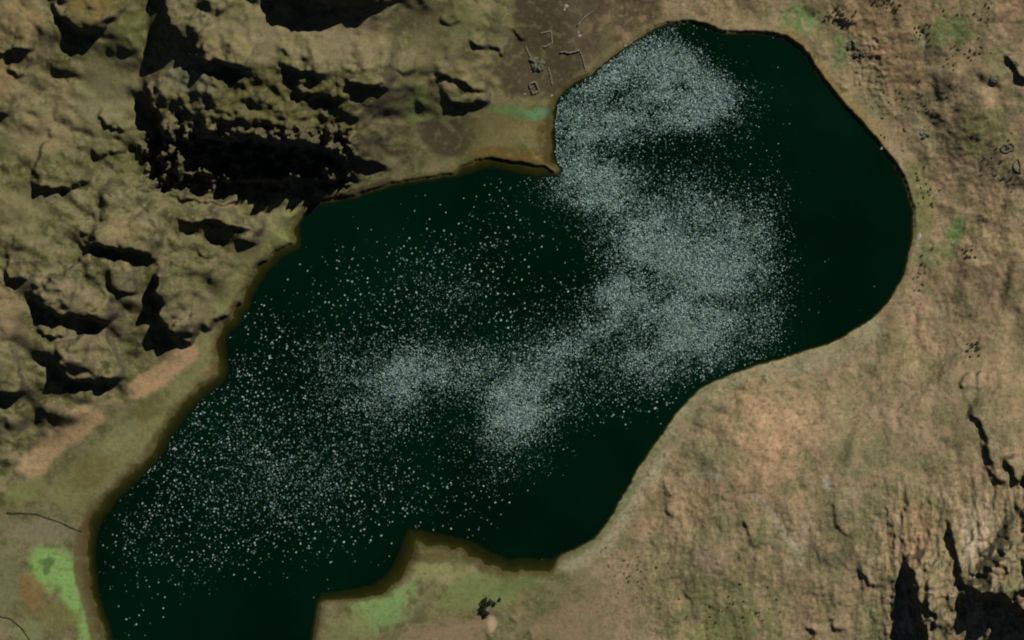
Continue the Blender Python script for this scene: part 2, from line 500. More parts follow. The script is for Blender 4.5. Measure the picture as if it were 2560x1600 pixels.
# ploughed and bare brown plots
P_F = [(1275,-60),(1650,-60),(1650,62),(1600,88),(1500,158),(1440,196),(1400,232),(1350,240),(1262,238),(1240,170),(1292,88),(1280,30)]
fd, _, _, _ = poly_dist(UU, VV, P_F, True)
fs = np.where(inside(UU, VV, P_F), -fd, fd) + 14 * n3
mix(sstep(14, -14, fs) * .94, (68, 57, 42))
blob(1350, 90, 60, 60, 0, (62, 58, 36), .7)
blob(1490, 85, 75, 50, -25, (84, 70, 54), .7)
blob(1560, 40, 60, 30, 0, (84, 72, 52), .6)
blob(1440, 20, 30, 30, 0, (90, 78, 62), .6)
blob(1340, 200, 60, 30, 0, (86, 74, 56), .6)
P_G = [(1040,312),(1095,292),(1130,306),(1180,290),(1215,300),(1195,345),(1155,388),(1108,398),(1070,370)]
fd, _, _, _ = poly_dist(UU, VV, P_G, True)
fs = np.where(inside(UU, VV, P_G), -fd, fd) + 8 * n3
mix(sstep(6, -6, fs) * .92, (68, 60, 44))
blob(1118, 312, 26, 8, 40, (104, 94, 74), .8, .3)
# grassy point
blob(1260, 330, 90, 60, 0, (108, 98, 58), .85)
blob(1270, 345, 60, 25, -15, (124, 112, 74), .6)
blob(1285, 278, 60, 14, 5, (86, 110, 64), .85)
blob(1345, 284, 32, 17, -8, (84, 122, 84), .9, .4)
blob(1275, 392, 115, 24, 3, (96, 76, 34), .85)
blob(1362, 335, 20, 42, 0, (74, 62, 24), .8)
blob(1366, 420, 26, 10, 12, (128, 106, 66), .8)
blob(1110, 405, 60, 16, 8, (108, 98, 68), .6)
band([(1400, 236), (1500, 152), (1600, 80), (1700, 42), (1800, 62)], 13, (104, 94, 64), .8)
# west shore flats
band([(745, 545), (665, 640), (600, 730), (540, 830), (515, 900), (430, 1000), (330, 1085), (250, 1160), (170, 1230)], 46, (116, 111, 72), .9)
band([(757, 535), (700, 600), (660, 660), (620, 730)], 24, (110, 116, 68), .6)
band([(470, 882), (410, 935), (340, 975)], 27, (165, 133, 99), .95, .35)
band([(230, 1035), (160, 1085), (80, 1165)], 32, (156, 128, 95), .95, .35)
blob(360, 1030, 80, 26, -38, (86, 80, 44), .75)
blob(230, 1175, 70, 42, -38, (100, 90, 52), .75)
blob(300, 1090, 70, 24, -42, (122, 120, 84), .6)
blob(530, 925, 30, 16, -40, (128, 108, 68), .7)
blob(110, 1330, 90, 35, 8, (118, 108, 86), .8)
blob(60, 1230, 60, 26, -30, (112, 114, 70), .7)
blob(20, 1450, 36, 90, 0, (106, 108, 76), .7, .8)
blob(132, 1420, 62, 60, 0, (120, 150, 84), .95, .35)
blob(190, 1490, 38, 80, -22, (120, 150, 84), .95, .3)
blob(228, 1575, 34, 70, -22, (118, 148, 84), .9, .3)
blob(120, 1405, 20, 11, -15, (74, 104, 54), .9, .5)
blob(117, 1425, 8, 14, 10, (74, 104, 54), .9, .4)
blob(80, 1480, 30, 60, -25, (122, 96, 58), .8)
blob(150, 1540, 55, 34, 15, (104, 100, 58), .8)
blob(80, 1580, 40, 30, 0, (112, 118, 78), .7)
band([(228, 1290), (200, 1360), (200, 1430), (222, 1510), (250, 1620)], 17, (92, 76, 52), .9, .3)
# southern point
blob(1070, 1425, 110, 34, 5, (132, 127, 84), .9, .6)
blob(1120, 1450, 24, 14, 20, (146, 132, 96), .7)
blob(950, 1520, 100, 50, -32, (124, 142, 86), .9, .7)
blob(960, 1530, 60, 40, -40, (104, 132, 80), .6, .7)
blob(870, 1570, 70, 40, -20, (116, 116, 74), .8, .8)
blob(1190, 1480, 110, 42, -12, (108, 118, 70), .8, .8)
blob(1300, 1455, 70, 26, -8, (92, 100, 58), .8)
blob(1070, 1395, 60, 14, 3, (84, 74, 40), .8)
blob(1010, 1450, 10, 24, 25, (150, 146, 112), .6)
blob(1120, 1590, 110, 40, -15, (132, 110, 84), .85)
blob(1230, 1560, 12, 22, 0, (170, 144, 116), .8, .3)
blob(1460, 1550, 130, 60, -15, (128, 108, 82), .8)
# south-east shore and slope
band([(1420, 1400), (1500, 1360), (1575, 1250), (1650, 1130), (1725, 1035), (1810, 972), (1920, 935), (2060, 890), (2180, 825)], 30, (140, 131, 102), .92, .35)
band([(1440, 1385), (1520, 1320), (1580, 1225), (1650, 1110)], 10, (98, 106, 68), .7)
blob(1940, 1060, 120, 120, 0, (162, 132, 101), .9)
blob(1890, 1180, 90, 80, 0, (144, 116, 88), .7)
blob(1860, 980, 60, 26, -20, (146, 120, 90), .7)
blob(1760, 1060, 50, 90, 35, (116, 106, 78), .6)
blob(2290, 770, 28, 60, -10, (158, 128, 102), .85)
blob(2310, 870, 50, 55, 0, (154, 125, 98), .8)
blob(2200, 880, 60, 30, -20, (112, 106, 76), .6)
blob(2080, 1000, 90, 60, 0, (126, 112, 82), .6)
blob(2150, 1130, 100, 60, 0, (108, 102, 74), .75)
blob(2120, 1290, 80, 80, 0, (108, 100, 74), .75)
blob(2280, 1340, 40, 80, 0, (148, 116, 86), .75)
blob(2430, 1310, 42, 70, 0, (172, 152, 128), .85)
blob(1985, 1360, 20, 60, 25, (150, 134, 110), .6)
blob(1780, 1510, 170, 70, -10, (98, 100, 62), .7)
blob(1680, 1420, 110, 70, -20, (108, 102, 72), .6)
blob(1850, 1560, 110, 50, 0, (88, 96, 56), .7)
blob(2030, 1520, 60, 70, 0, (130, 110, 84), .6)
blob(2170, 1560, 40, 60, 0, (106, 110, 72), .6)
blob(2460, 1040, 70, 80, 0, (124, 112, 84), .6)
n7 = fbm(UU, VV / 3, 15, 3, 471)
mix(np.clip(se_rock * 1.3, 0, 1) * sstep(.08, .4, n7 + .3 * n2) * .6, (76, 72, 46))
mix(np.clip(se_rock * 1.3, 0, 1) * sstep(.15, .5, -n7) * .4, (152, 136, 106))
band([(1885, 1238), (1920, 1275), (1950, 1320), (1985, 1370), (2000, 1400)], 9, (160, 148, 126), .7, .6)
blob(2065, 1205, 14, 20, 10, (158, 146, 128), .8)
blob(2120, 1228, 40, 14, 0, (146, 134, 104), .6)
blob(2082, 1310, 26, 60, -12, (86, 82, 60), .8)
blob(2100, 1395, 70, 30, 0, (90, 84, 62), .8)
blob(1775, 1150, 50, 46, 0, (100, 98, 74), .7)
blob(1775, 1190, 36, 10, 0, (128, 126, 108), .5)
blob(1775, 1395, 50, 36, 10, (116, 100, 82), .7)
blob(1790, 1455, 70, 14, 8, (70, 70, 46), .5, 1.0)
blob(1700, 1440, 30, 8, 0, (58, 62, 36), .6)
blob(1740, 1255, 34, 40, 0, (136, 118, 80), .7)
blob(1630, 1280, 30, 60, 25, (136, 112, 82), .6)
blob(1760, 1580, 90, 30, 0, (112, 116, 66), .6)
mix(eastw * sstep(.05, .4, fbm(UU, VV, 85, 4, 499)) * .4, (98, 100, 66))
# east slope
blob(2480, 570, 100, 120, 0, (148, 127, 95), .75)
blob(2440, 720, 60, 50, 0, (106, 90, 70), .75)
blob(2300, 540, 34, 90, 0, (102, 106, 62), .8)
blob(2392, 575, 24, 34, 20, (84, 122, 66), .85)
blob(2335, 640, 55, 28, -15, (98, 106, 66), .75)
blob(2290, 450, 40, 60, 20, (106, 104, 66), .7)
# north-east meadows
blob(2200, 45, 130, 50, 5, (144, 120, 86), .8)
blob(2260, 175, 60, 70, 0, (144, 118, 86), .8)
blob(2206, 130, 24, 20, 0, (164, 126, 94), .7)
blob(2370, 85, 72, 42, 0, (88, 104, 58), .85)
blob(2000, 48, 52, 42, 10, (92, 112, 66), .9)
blob(2100, 128, 24, 46, 0, (94, 112, 68), .85)
blob(2370, 212, 42, 18, 5, (84, 70, 52), .9)
blob(2450, 330, 60, 55, 0, (98, 104, 62), .75)
blob(2490, 165, 40, 40, 0, (104, 106, 70), .6)
blob(2520, 20, 50, 50, 0, (150, 122, 92), .7)
blob(1840, 25, 70, 30, 0, (116, 104, 72), .6)
blob(2170, 270, 40, 60, 25, (102, 100, 70), .7)
blob(2310, 340, 14, 40, -30, (150, 140, 112), .6)
blob(2300, 105, 18, 14, 0, (146, 138, 110), .6)
band([(1970, 84), (2035, 165), (2100, 240), (2165, 312), (2205, 365)], 19, (118, 102, 58), .85, .35)

C *= (1 + .14 * n4 + .10 * n3)[..., None]
# small olive and dark tufts over the eastern slopes
n6 = fbm(UU, VV, 16, 3, 451)
mix(eastw * sstep(.12, .42, n6 + .3 * n2) * .5 * sstep(1.5, -1.5, fs * 0), (92, 88, 54))
mix(eastw * sstep(.22, .5, fbm(UU, VV, 8, 2, 461) + .35 * n2) * .5, (70, 64, 40))
mix(eastw * sstep(.25, .5, fbm(UU, VV, 11, 3, 465) - .3 * n2) * .32, (164, 144, 114))
mix(eastw * sstep(.1, .4, fbm(UU, VV, 55, 4, 467)) * .45, (104, 98, 66))
mix(eastw * sstep(.1, .4, -fbm(UU, VV, 48, 4, 469)) * .4, (150, 124, 96))
mix(sstep(.05, .4, fbm(UU, VV, 13, 3, 481)) * .35, (84, 80, 46))
mix(sstep(.1, .45, fbm(UU, VV, 19, 3, 491)) * .28 * (1 - .5 * eastw), (128, 120, 84))
# wet mud along the waterline and on the lake bed
wet = sstep(26, 0, sd - shelf + 5 * n3) * sstep(-60, -20, sd - shelf)
mix(wet * np.where(sd > shelf, .85, 0) * (1 - .93 * eastw), (66, 57, 32))
mix(sstep(3, -3, sd - shelf), (70, 58, 30))
C *= 1 + eastw[..., None] * np.array((.16, .125, .17), np.float32)
C = np.clip(C, 0.004, 0.75)

# ------------------------------------------------------------------ materials
def new_mat(name):
    m = bpy.data.materials.new(name)
    m.use_nodes = True
    nt = m.node_tree
    nt.nodes.clear()
    out = nt.nodes.new("ShaderNodeOutputMaterial")
    return m, nt, out

def node(nt, typ, **kw):
    n = nt.nodes.new(typ)
    for k, v in kw.items():
        setattr(n, k, v)
    return n

def terrain_material():
    m, nt, out = new_mat("hill_ground")
    L = nt.links.new
    bs = node(nt, "ShaderNodeBsdfPrincipled")
    bs.inputs["Roughness"].default_value = 0.95
    bs.inputs["Specular IOR Level"].default_value = 0.1
    att = node(nt, "ShaderNodeAttribute", attribute_name="land_cover")
    geo = node(nt, "ShaderNodeNewGeometry")
    sep = node(nt, "ShaderNodeSeparateXYZ")
    L(geo.outputs["Normal"], sep.inputs[0])
    tc = node(nt, "ShaderNodeTexCoord")
    nz = node(nt, "ShaderNodeTexNoise")
    nz.inputs["Scale"].default_value = 0.06
    nz.inputs["Detail"].default_value = 6
    nz.inputs["Roughness"].default_value = .65
    L(tc.outputs["Object"], nz.inputs["Vector"])
    # bare rock where the ground is steep
    add = node(nt, "ShaderNodeMath", operation='MULTIPLY_ADD')
    add.inputs[1].default_value = 0.35
    L(nz.outputs["Fac"], add.inputs[0])
    L(sep.outputs["Z"], add.inputs[2])
    ramp = node(nt, "ShaderNodeMapRange")
    ramp.inputs["From Min"].default_value = 0.98
    ramp.inputs["From Max"].default_value = 0.72
    L(add.outputs[0], ramp.inputs["Value"])
    rc = node(nt, "ShaderNodeValToRGB")
    rc.color_ramp.elements[0].position = .3
    rc.color_ramp.elements[0].color = (0.050, 0.047, 0.024, 1)
    rc.color_ramp.elements[1].position = .75
    rc.color_ramp.elements[1].color = (0.135, 0.115, 0.070, 1)
    L(nz.outputs["Fac"], rc.inputs[0])
    mx = node(nt, "ShaderNodeMix", data_type='RGBA')
    L(ramp.outputs[0], mx.inputs["Factor"])
    L(att.outputs["Color"], mx.inputs["A"])
    L(rc.outputs[0], mx.inputs["B"])
    n2 = node(nt, "ShaderNodeTexNoise")
    n2.inputs["Scale"].default_value = 0.28
    n2.inputs["Detail"].default_value = 4
    L(tc.outputs["Object"], n2.inputs["Vector"])
    mr = node(nt, "ShaderNodeMapRange")
    mr.inputs["From Min"].default_value = .25
    mr.inputs["From Max"].default_value = .75
    mr.inputs["To Min"].default_value = .87
    mr.inputs["To Max"].default_value = 1.13
    L(n2.outputs["Fac"], mr.inputs["Value"])
    mul = node(nt, "ShaderNodeMix", data_type='RGBA', blend_type='MULTIPLY')
    mul.inputs["Factor"].default_value = 1
    L(mx.outputs["Result"], mul.inputs["A"])
    L(mr.outputs[0], mul.inputs["B"])
    L(mul.outputs["Result"], bs.inputs["Base Color"])
    bp = node(nt, "ShaderNodeBump")
    bp.inputs["Strength"].default_value = .3
    bp.inputs["Distance"].default_value = 1.2
    L(n2.outputs["Fac"], bp.inputs["Height"])
    L(bp.outputs[0], bs.inputs["Normal"])
    L(bs.outputs[0], out.inputs[0])
    return m

def water_material():
    m, nt, out = new_mat("lake_water")
    L = nt.links.new
    bs = node(nt, "ShaderNodeBsdfPrincipled")
    bs.inputs["Base Color"].default_value = (0.0003, 0.0092, 0.0032, 1)
    bs.inputs["Roughness"].default_value = 0.12
    bs.inputs["IOR"].default_value = 1.33
    att = node(nt, "ShaderNodeAttribute", attribute_name="opacity")
    tb = node(nt, "ShaderNodeTexNoise")                    # drifting plankton tints the water unevenly
    tb.inputs["Scale"].default_value = 0.0035
    tb.inputs["Detail"].default_value = 5
    tcw = node(nt, "ShaderNodeTexCoord")
    L(tcw.outputs["Object"], tb.inputs["Vector"])
    cw = node(nt, "ShaderNodeValToRGB")
    cw.color_ramp.elements[0].position = .35
    cw.color_ramp.elements[0].color = (0.0002, 0.0072, 0.0022, 1)
    cw.color_ramp.elements[1].position = .7
    cw.color_ramp.elements[1].color = (0.0006, 0.0135, 0.0060, 1)
    L(tb.outputs["Fac"], cw.inputs[0])
    L(cw.outputs[0], bs.inputs["Base Color"])
    tr = node(nt, "ShaderNodeBsdfTransparent")
    tr.inputs[0].default_value = (0.75, 0.85, 0.62, 1)
    tc = node(nt, "ShaderNodeTexCoord")
    nz = node(nt, "ShaderNodeTexNoise")
    nz.inputs["Scale"].default_value = .3
    nz.inputs["Detail"].default_value = 3
    L(tc.outputs["Object"], nz.inputs["Vector"])
    bp = node(nt, "ShaderNodeBump")
    bp.inputs["Strength"].default_value = .12
    bp.inputs["Distance"].default_value = .5
    L(nz.outputs["Fac"], bp.inputs["Height"])
    L(bp.outputs[0], bs.inputs["Normal"])
    mx = node(nt, "ShaderNodeMixShader")
    L(att.outputs["Fac"], mx.inputs[0])
    L(tr.outputs[0], mx.inputs[1])
    L(bs.outputs[0], mx.inputs[2])
    L(mx.outputs[0], out.inputs[0])
    return m

def ripple_material(rough, tint):
    m, nt, out = new_mat("rippled_water")
    bs = node(nt, "ShaderNodeBsdfPrincipled")
    bs.inputs["Base Color"].default_value = (0.002, 0.014, 0.007, 1)
    bs.inputs["Specular Tint"].default_value = tint
    bs.inputs["Roughness"].default_value = rough
    bs.inputs["IOR"].default_value = 1.33
    nt.links.new(bs.outputs[0], out.inputs[0])
    return m

def noisy_mat(name, c0, c1, scale, rough=.95):
    m, nt, out = new_mat(name)
    L = nt.links.new
    bs = node(nt, "ShaderNodeBsdfPrincipled")
    bs.inputs["Roughness"].default_value = rough
    bs.inputs["Specular IOR Level"].default_value = 0.15
    tc = node(nt, "ShaderNodeTexCoord")
    nz = node(nt, "ShaderNodeTexNoise")
    nz.inputs["Scale"].default_value = scale
    nz.inputs["Detail"].default_value = 4
    L(tc.outputs["Object"], nz.inputs["Vector"])
    cr = node(nt, "ShaderNodeValToRGB")
    cr.color_ramp.elements[0].position = .32
    cr.color_ramp.elements[0].color = c0 + (1,)
    cr.color_ramp.elements[1].position = .68
    cr.color_ramp.elements[1].color = c1 + (1,)
    L(nz.outputs["Fac"], cr.inputs[0])
    L(cr.outputs[0], bs.inputs["Base Color"])
    bp = node(nt, "ShaderNodeBump")
    bp.inputs["Strength"].default_value = .6
    L(nz.outputs["Fac"], bp.inputs["Height"])
    L(bp.outputs[0], bs.inputs["Normal"])
    L(bs.outputs[0], out.inputs[0])
    return m

M_GROUND = terrain_material()
M_WATER = water_material()
M_RIPPLE = ripple_material(.335, (.74, 1, .99, 1))
M_BLUE = ripple_material(.38, (.45, .62, 1, 1))
M_GREEN = ripple_material(.38, (.5, 1, .58, 1))
M_GLINT = ripple_material(.36, (.80, 1, .97, 1))
M_STONE = noisy_mat("dry_stone", (.13, .115, .085), (.28, .245, .19), .8)
M_PALE = noisy_mat("pale_rock", (.26, .23, .19), (.48, .44, .37), .5)
M_ROCK = noisy_mat("grey_rock", (.07, .075, .05), (.20, .19, .13), .3)
M_SHRUB = noisy_mat("shrub_leaves", (.035, .034, .015), (.095, .085, .04), .5)
M_THICKET = noisy_mat("thicket_leaves", (.012, .020, .010), (.04, .055, .026), .4)
M_BARK = noisy_mat("bark", (.05, .04, .03), (.12, .10, .08), 2.)
M_STREAM = noisy_mat("stream_water", (.015, .022, .012), (.06, .065, .035), .2, .3)

# ------------------------------------------------------------------ object helpers
def link(o):
    scene.collection.objects.link(o)
    return o

def mesh_from_arrays(name, co, quads=None, tris=None, smooth=True):
    me = bpy.data.meshes.new(name)
    faces = quads if quads is not None else tris
    k = faces.shape[1]
    me.vertices.add(len(co))
    me.vertices.foreach_set("co", np.ascontiguousarray(co, np.float32).ravel())
    me.loops.add(len(faces) * k)
    me.loops.foreach_set("vertex_index", np.ascontiguousarray(faces, np.int32).ravel())
    me.polygons.add(len(faces))
    me.polygons.foreach_set("loop_start", np.arange(0, len(faces) * k, k, dtype=np.int32))
    me.polygons.foreach_set("use_smooth", np.full(len(faces), smooth, bool))
    me.update(calc_edges=True)
    return me

def tag(o, label=None, cat=None, group=None, kind=None):
    if label: o["label"] = label
    if cat: o["category"] = cat
    if group: o["group"] = group
    if kind: o["kind"] = kind
    return o

def obj(name, me, mat, parent=None, loc=(0, 0, 0)):
    o = link(bpy.data.objects.new(name, me))
    if mat and not me.materials:
        me.materials.append(mat)
    o.location = loc
    if parent: o.parent = parent
    return o

def X(u): return (u - U0) * S
def Y(v): return (V0 - v) * S

def ground(u, v):
    i = int(np.clip(np.searchsorted(UA, u) - 1, 0, NU - 2))
    j = int(np.clip(np.searchsorted(VA, v) - 1, 0, NV - 2))
    a = (u - UA[i]) / (UA[i + 1] - UA[i])
    b = (v - VA[j]) / (VA[j + 1] - VA[j])
    return float(Z[j, i] * (1 - a) * (1 - b) + Z[j, i + 1] * a * (1 - b) + Z[j + 1, i] * (1 - a) * b + Z[j + 1, i + 1] * a * b)

# ------------------------------------------------------------------ terrain and lake
idx = np.arange(NU * NV).reshape(NV, NU)
quads = np.stack([idx[1:, :-1], idx[1:, 1:], idx[:-1, 1:], idx[:-1, :-1]], -1).reshape(-1, 4)
co = np.stack([(UU - U0) * S, (V0 - VV) * S, Z], -1).reshape(-1, 3)
me = mesh_from_arrays("terrain", co, quads=quads)
ca = me.color_attributes.new("land_cover", 'FLOAT_COLOR', 'POINT')
ca.data.foreach_set("color", np.concatenate([C.reshape(-1, 3), np.ones((NU * NV, 1), np.float32)], 1).astype(np.float32).ravel())
terrain = tag(obj("terrain", me, M_GROUND), "dry grassy and rocky hills around the lake", "terrain", kind="structure")

st = 2
sub = idx[::st, ::st]
lowz = Z[::st, ::st]
u2, v2 = UU[::st, ::st], VV[::st, ::st]
use = (lowz < 0.6) & (sd[::st, ::st] < 60)
fuse = use[:-1, :-1] | use[1:, :-1] | use[:-1, 1:] | use[1:, 1:]
sh = lowz.shape
sid = np.arange(sh[0] * sh[1]).reshape(sh)
q = np.stack([sid[1:, :-1], sid[1:, 1:], sid[:-1, 1:], sid[:-1, :-1]], -1)[fuse]
usedv, inv = np.unique(q, return_inverse=True)
wco = np.stack([(u2 - U0) * S, (V0 - v2) * S, np.zeros_like(u2)], -1).reshape(-1, 3)[usedv]
wme = mesh_from_arrays("lake_water", wco, quads=inv.reshape(-1, 4))
depth = np.maximum(-lowz.reshape(-1)[usedv], 0)
op = (1 - np.exp(-depth / 1.5)).astype(np.float32)
op = np.where(depth > 4.5, 1.0, np.minimum(op * 1.05, 1)).astype(np.float32)
at = wme.attributes.new("opacity", 'FLOAT', 'POINT')
at.data.foreach_set("value", op)
tag(obj("lake_water", wme, M_WATER), "dark green lake water between the hills", "lake", kind="structure")

# ------------------------------------------------------------------ sunlit wind ripples: small tilted wave faces on the lake
def O(x): return x / 0.945
FINE = [  # overview-traced gust patches: u, v, ru, rv, rot, density
 (1570,200,135,85,15,1.0),(1655,235,65,65,0,1.3),(1500,160,120,50,-35,.6),(1400,270,100,70,-30,.6),(1350,330,50,90,0,.7),(1480,290,140,60,0,.45),
 (1400,430,90,80,0,.8),(1350,440,70,40,0,.6),(1480,520,110,60,25,.75),(1560,590,110,60,30,.8),(1450,600,70,40,0,.6),
 (1470,690,60,45,0,.9),(1640,460,140,80,10,.35),(1720,560,120,110,0,.42),(1700,680,120,100,0,.85),(1600,760,140,80,-10,.6),(1760,600,80,100,0,.4),
 (1640,830,150,60,-20,.4),(1520,860,120,60,-10,.42),(1790,760,60,80,0,.3),(1800,460,40,60,0,.15),
 (1240,940,100,85,-35,.58),(1190,1010,70,70,0,.5),(1330,830,130,60,-25,.42),(1420,760,100,60,0,.35),(1300,900,90,60,-30,.45),
 (930,890,140,70,0,.42),(870,930,110,60,10,.34),(1000,850,110,50,0,.34),(800,830,80,40,0,.28),(1080,890,120,60,0,.32),(1130,850,90,60,0,.2),(1060,700,100,60,0,.2),(1200,1080,80,50,-30,.3),
 (560,1100,160,110,-20,.14),(720,1150,130,90,0,.22),(900,1020,160,60,0,.18)]
COARSE = [
 (1000,620,160,70,0,.35),(820,610,90,40,0,.35),(1200,560,120,80,0,.3),(1060,690,120,70,0,.7),(900,720,160,60,0,.4),(640,760,60,60,0,.3),
 (720,800,140,60,0,.6),(600,880,70,70,0,.55),(620,960,140,80,0,.8),(480,1050,110,90,-30,.95),(600,1100,180,110,0,1.0),(740,1150,150,110,0,1.0),
 (420,1180,120,80,-30,.7),(560,1240,150,70,0,.85),(460,1320,100,60,0,.55),(330,1290,80,80,0,.2),(320,1400,60,80,0,.14),(880,1080,160,90,0,.45),
 (1040,1150,120,80,0,.4),(1060,1200,90,40,0,.35),(1150,640,120,120,0,.35),(1300,720,120,80,0,.3),(1180,500,60,50,0,.25),(1700,330,80,40,0,.3),
 (1830,550,40,160,0,.25),(1830,750,40,120,0,.25),(1450,950,160,50,-15,.35),(1560,930,90,40,-20,.25),(300,1260,40,40,0,.2)]
HOLES = [(1760,120,70,60,30,.85),(1660,85,60,25,10,.6),(1440,255,50,30,0,.3),(1330,610,100,55,-10,.92),(1610,345,110,28,-8,.62),(1930,500,70,420,0,1.0),(1020,1080,130,45,10,.55),(1700,380,90,30,0,.4),(1800,400,60,60,0,.6),(1140,760,60,50,-30,.3),(900,540,200,50,0,.6),(1260,480,70,40,0,.5)]

def field(blobs, u, v, mode="max"):
    f = np.zeros_like(u)
    for bu, bv, ru, rv, rot, a in blobs:
        cr, sr = math.cos(math.radians(rot)), math.sin(math.radians(rot))
        du, dv = u - O(bu), v - O(bv)
        r2 = ((du * cr + dv * sr) / O(ru)) ** 2 + ((-du * sr + dv * cr) / O(rv)) ** 2
        g = a * np.exp(-0.9 * r2)
        f = 1 - (1 - f) * (1 - np.clip(g, 0, .99))
    return f

def nearest(arr, u, v):
    i = np.clip(np.searchsorted(UA, u), 0, NU - 1)
    j = np.clip(np.searchsorted(VA, v), 0, NV - 1)
    return arr[j, i]

def scatter(n, blobs, seed, power=1.0):
    r = np.random.default_rng(seed)
    u = r.uniform(210, 2330, n)
    v = r.uniform(40, 1640, n)
    gust = 1 + .75 * fbm(u + .6 * v, v * 1.5, 150, 4, 701) + .35 * fbm(u, v, 40, 2, 711)
    f = 1.15 * field(blobs, u, v) * gust
    f = f * (1 - np.clip(field(HOLES, u, v), 0, 1))
    f = np.where(nearest(sd, u, v) < -4, f, 0)
    keep = r.uniform(0, 1, n) < np.clip(f, 0, 1) ** power
    return u[keep], v[keep], np.clip(f[keep], 0, 1)

half = (np.array([SUN.x, SUN.y, SUN.z]) + np.array([0, 0, 1.0]))
half /= np.linalg.norm(half)
def wavelets(u, v, size, spread, seed):
    """low three-sided wavelets whose sunward face leans near the mirror slope"""
    r = np.random.default_rng(seed)
    n = len(u)
    nx = half[0] + r.normal(0, spread, n)
    ny = half[1] + r.normal(0, spread, n)
    nz = np.full(n, half[2])
    sx, sy = -nx / nz, -ny / nz                       # slope of the face
    g = np.hypot(sx, sy) + 1e-6
    ax, ay = sx / g, sy / g                           # uphill
    px, py = -ay, ax
    x, y = X(u), Y(v)
    w = size * r.uniform(.7, 1.3, n)
    ln = size * r.uniform(.7, 1.3, n)
    zt = .03 + g * ln
    A = np.stack([x - ax * ln / 2 - px * w / 2, y - ay * ln / 2 - py * w / 2, np.full(n, .03)], -1)
    B = np.stack([x - ax * ln / 2 + px * w / 2, y - ay * ln / 2 + py * w / 2, np.full(n, .03)], -1)
    Ct = np.stack([x + ax * ln / 2 + px * w / 2.6, y + ay * ln / 2 + py * w / 2.6, zt], -1)
    Dt = np.stack([x + ax * ln / 2 - px * w / 2.6, y + ay * ln / 2 - py * w / 2.6, zt], -1)
    E = np.stack([x + ax * ln * .75, y + ay * ln * .75, np.full(n, .02)], -1)
    return np.stack([A, B, Ct, Dt, E], 1)

cap = []
uf, vf, ff = scatter(760000, FINE, 801, 1.25)
cap.append(wavelets(uf, vf, 1.55 + .75 * ff, .19 - .115 * ff, 802))
uc, vc, fc = scatter(40000, COARSE, 803)
cap.append(wavelets(uc, vc, 2.0, .14, 804))
ub, vb, fb = scatter(6800, COARSE, 805)
cap.append(wavelets(ub, vb, 2.9, .05, 806))
W = np.concatenate(cap)
nW = len(W)
b5 = (np.arange(nW) * 5)[:, None]
tris = np.concatenate([b5 + np.array([[0, 1, 2]]), b5 + np.array([[0, 2, 3]]), b5 + np.array([[3, 2, 4]])])
rme = mesh_from_arrays("ripples", W.reshape(-1, 3), tris=tris, smooth=False)
rme.materials.append(M_RIPPLE)
rme.materials.append(M_GLINT)
rme.materials.append(M_BLUE)
rme.materials.append(M_GREEN)
mi = np.zeros(nW, np.int32)
mi[len(uf):] = 1
hue = np.random.default_rng(811).uniform(0, 1, nW)
mi[hue < .10] = 2
mi[hue > .86] = 3
rme.polygons.foreach_set("material_index", np.concatenate([mi] * 3))
tag(obj("ripples", rme, None), "white glittering wind ripples scattered across the dark lake", "ripples", kind="stuff")

# ------------------------------------------------------------------ streams
def ribbon(name, pts, width, mat, label, cat, kind):
    p = np.array(pts, float)
    seg = np.hypot(*(p[1:] - p[:-1]).T)
    acc = np.concatenate([[0], np.cumsum(seg)])
    n = max(6, int(acc[-1] / 4))
    s = np.linspace(0, acc[-1], n)
    u = np.interp(s, acc, p[:, 0]) + 2.2 * fbm(s, s * 0 + 5, 40, 3, 900)
    v = np.interp(s, acc, p[:, 1]) + 2.2 * fbm(s, s * 0 + 25, 40, 3, 910)
    du, dv = np.gradient(u), np.gradient(v)
    ln = np.hypot(du, dv)
    wv_ = width * (1 + .4 * fbm(s, s * 0 + 45, 30, 2, 920)) / 2
    ou, ov = -dv / ln * wv_, du / ln * wv_
    vs_, fs_ = [], []
    for i in range(n):
        for k in (-1, 0, 1):
            a, b = u[i] + k * ou[i], v[i] + k * ov[i]
            z = max(ground(a + da, b + db) for da in (-2, 0, 2) for db in (-2, 0, 2)) + (.25 if k else .3)
            vs_.append((X(a), Y(b), z))
        if i:
            for k in (0, 1):
                a = 3 * (i - 1) + k
                fs_.append((a, a + 1, a + 4, a + 3))
    m = bpy.data.meshes.new(name)
    m.from_pydata(vs_, [], fs_)
    return tag(obj(name, m, mat), label, cat, kind=kind)

ribbon("stream", [(18, 1281), (60, 1284), (95, 1287), (139, 1303), (175, 1318), (206, 1331)], 4.2, M_STREAM, "narrow dark stream crossing the flat above the bright green meadow", "stream", "structure")
ribbon("stream", [(-30, 1536), (0, 1541), (28, 1548), (56, 1571), (74, 1600), (90, 1640)], 4.0, M_STREAM, "dark curved stream cutting the lower left corner below the meadow", "stream", "structure")

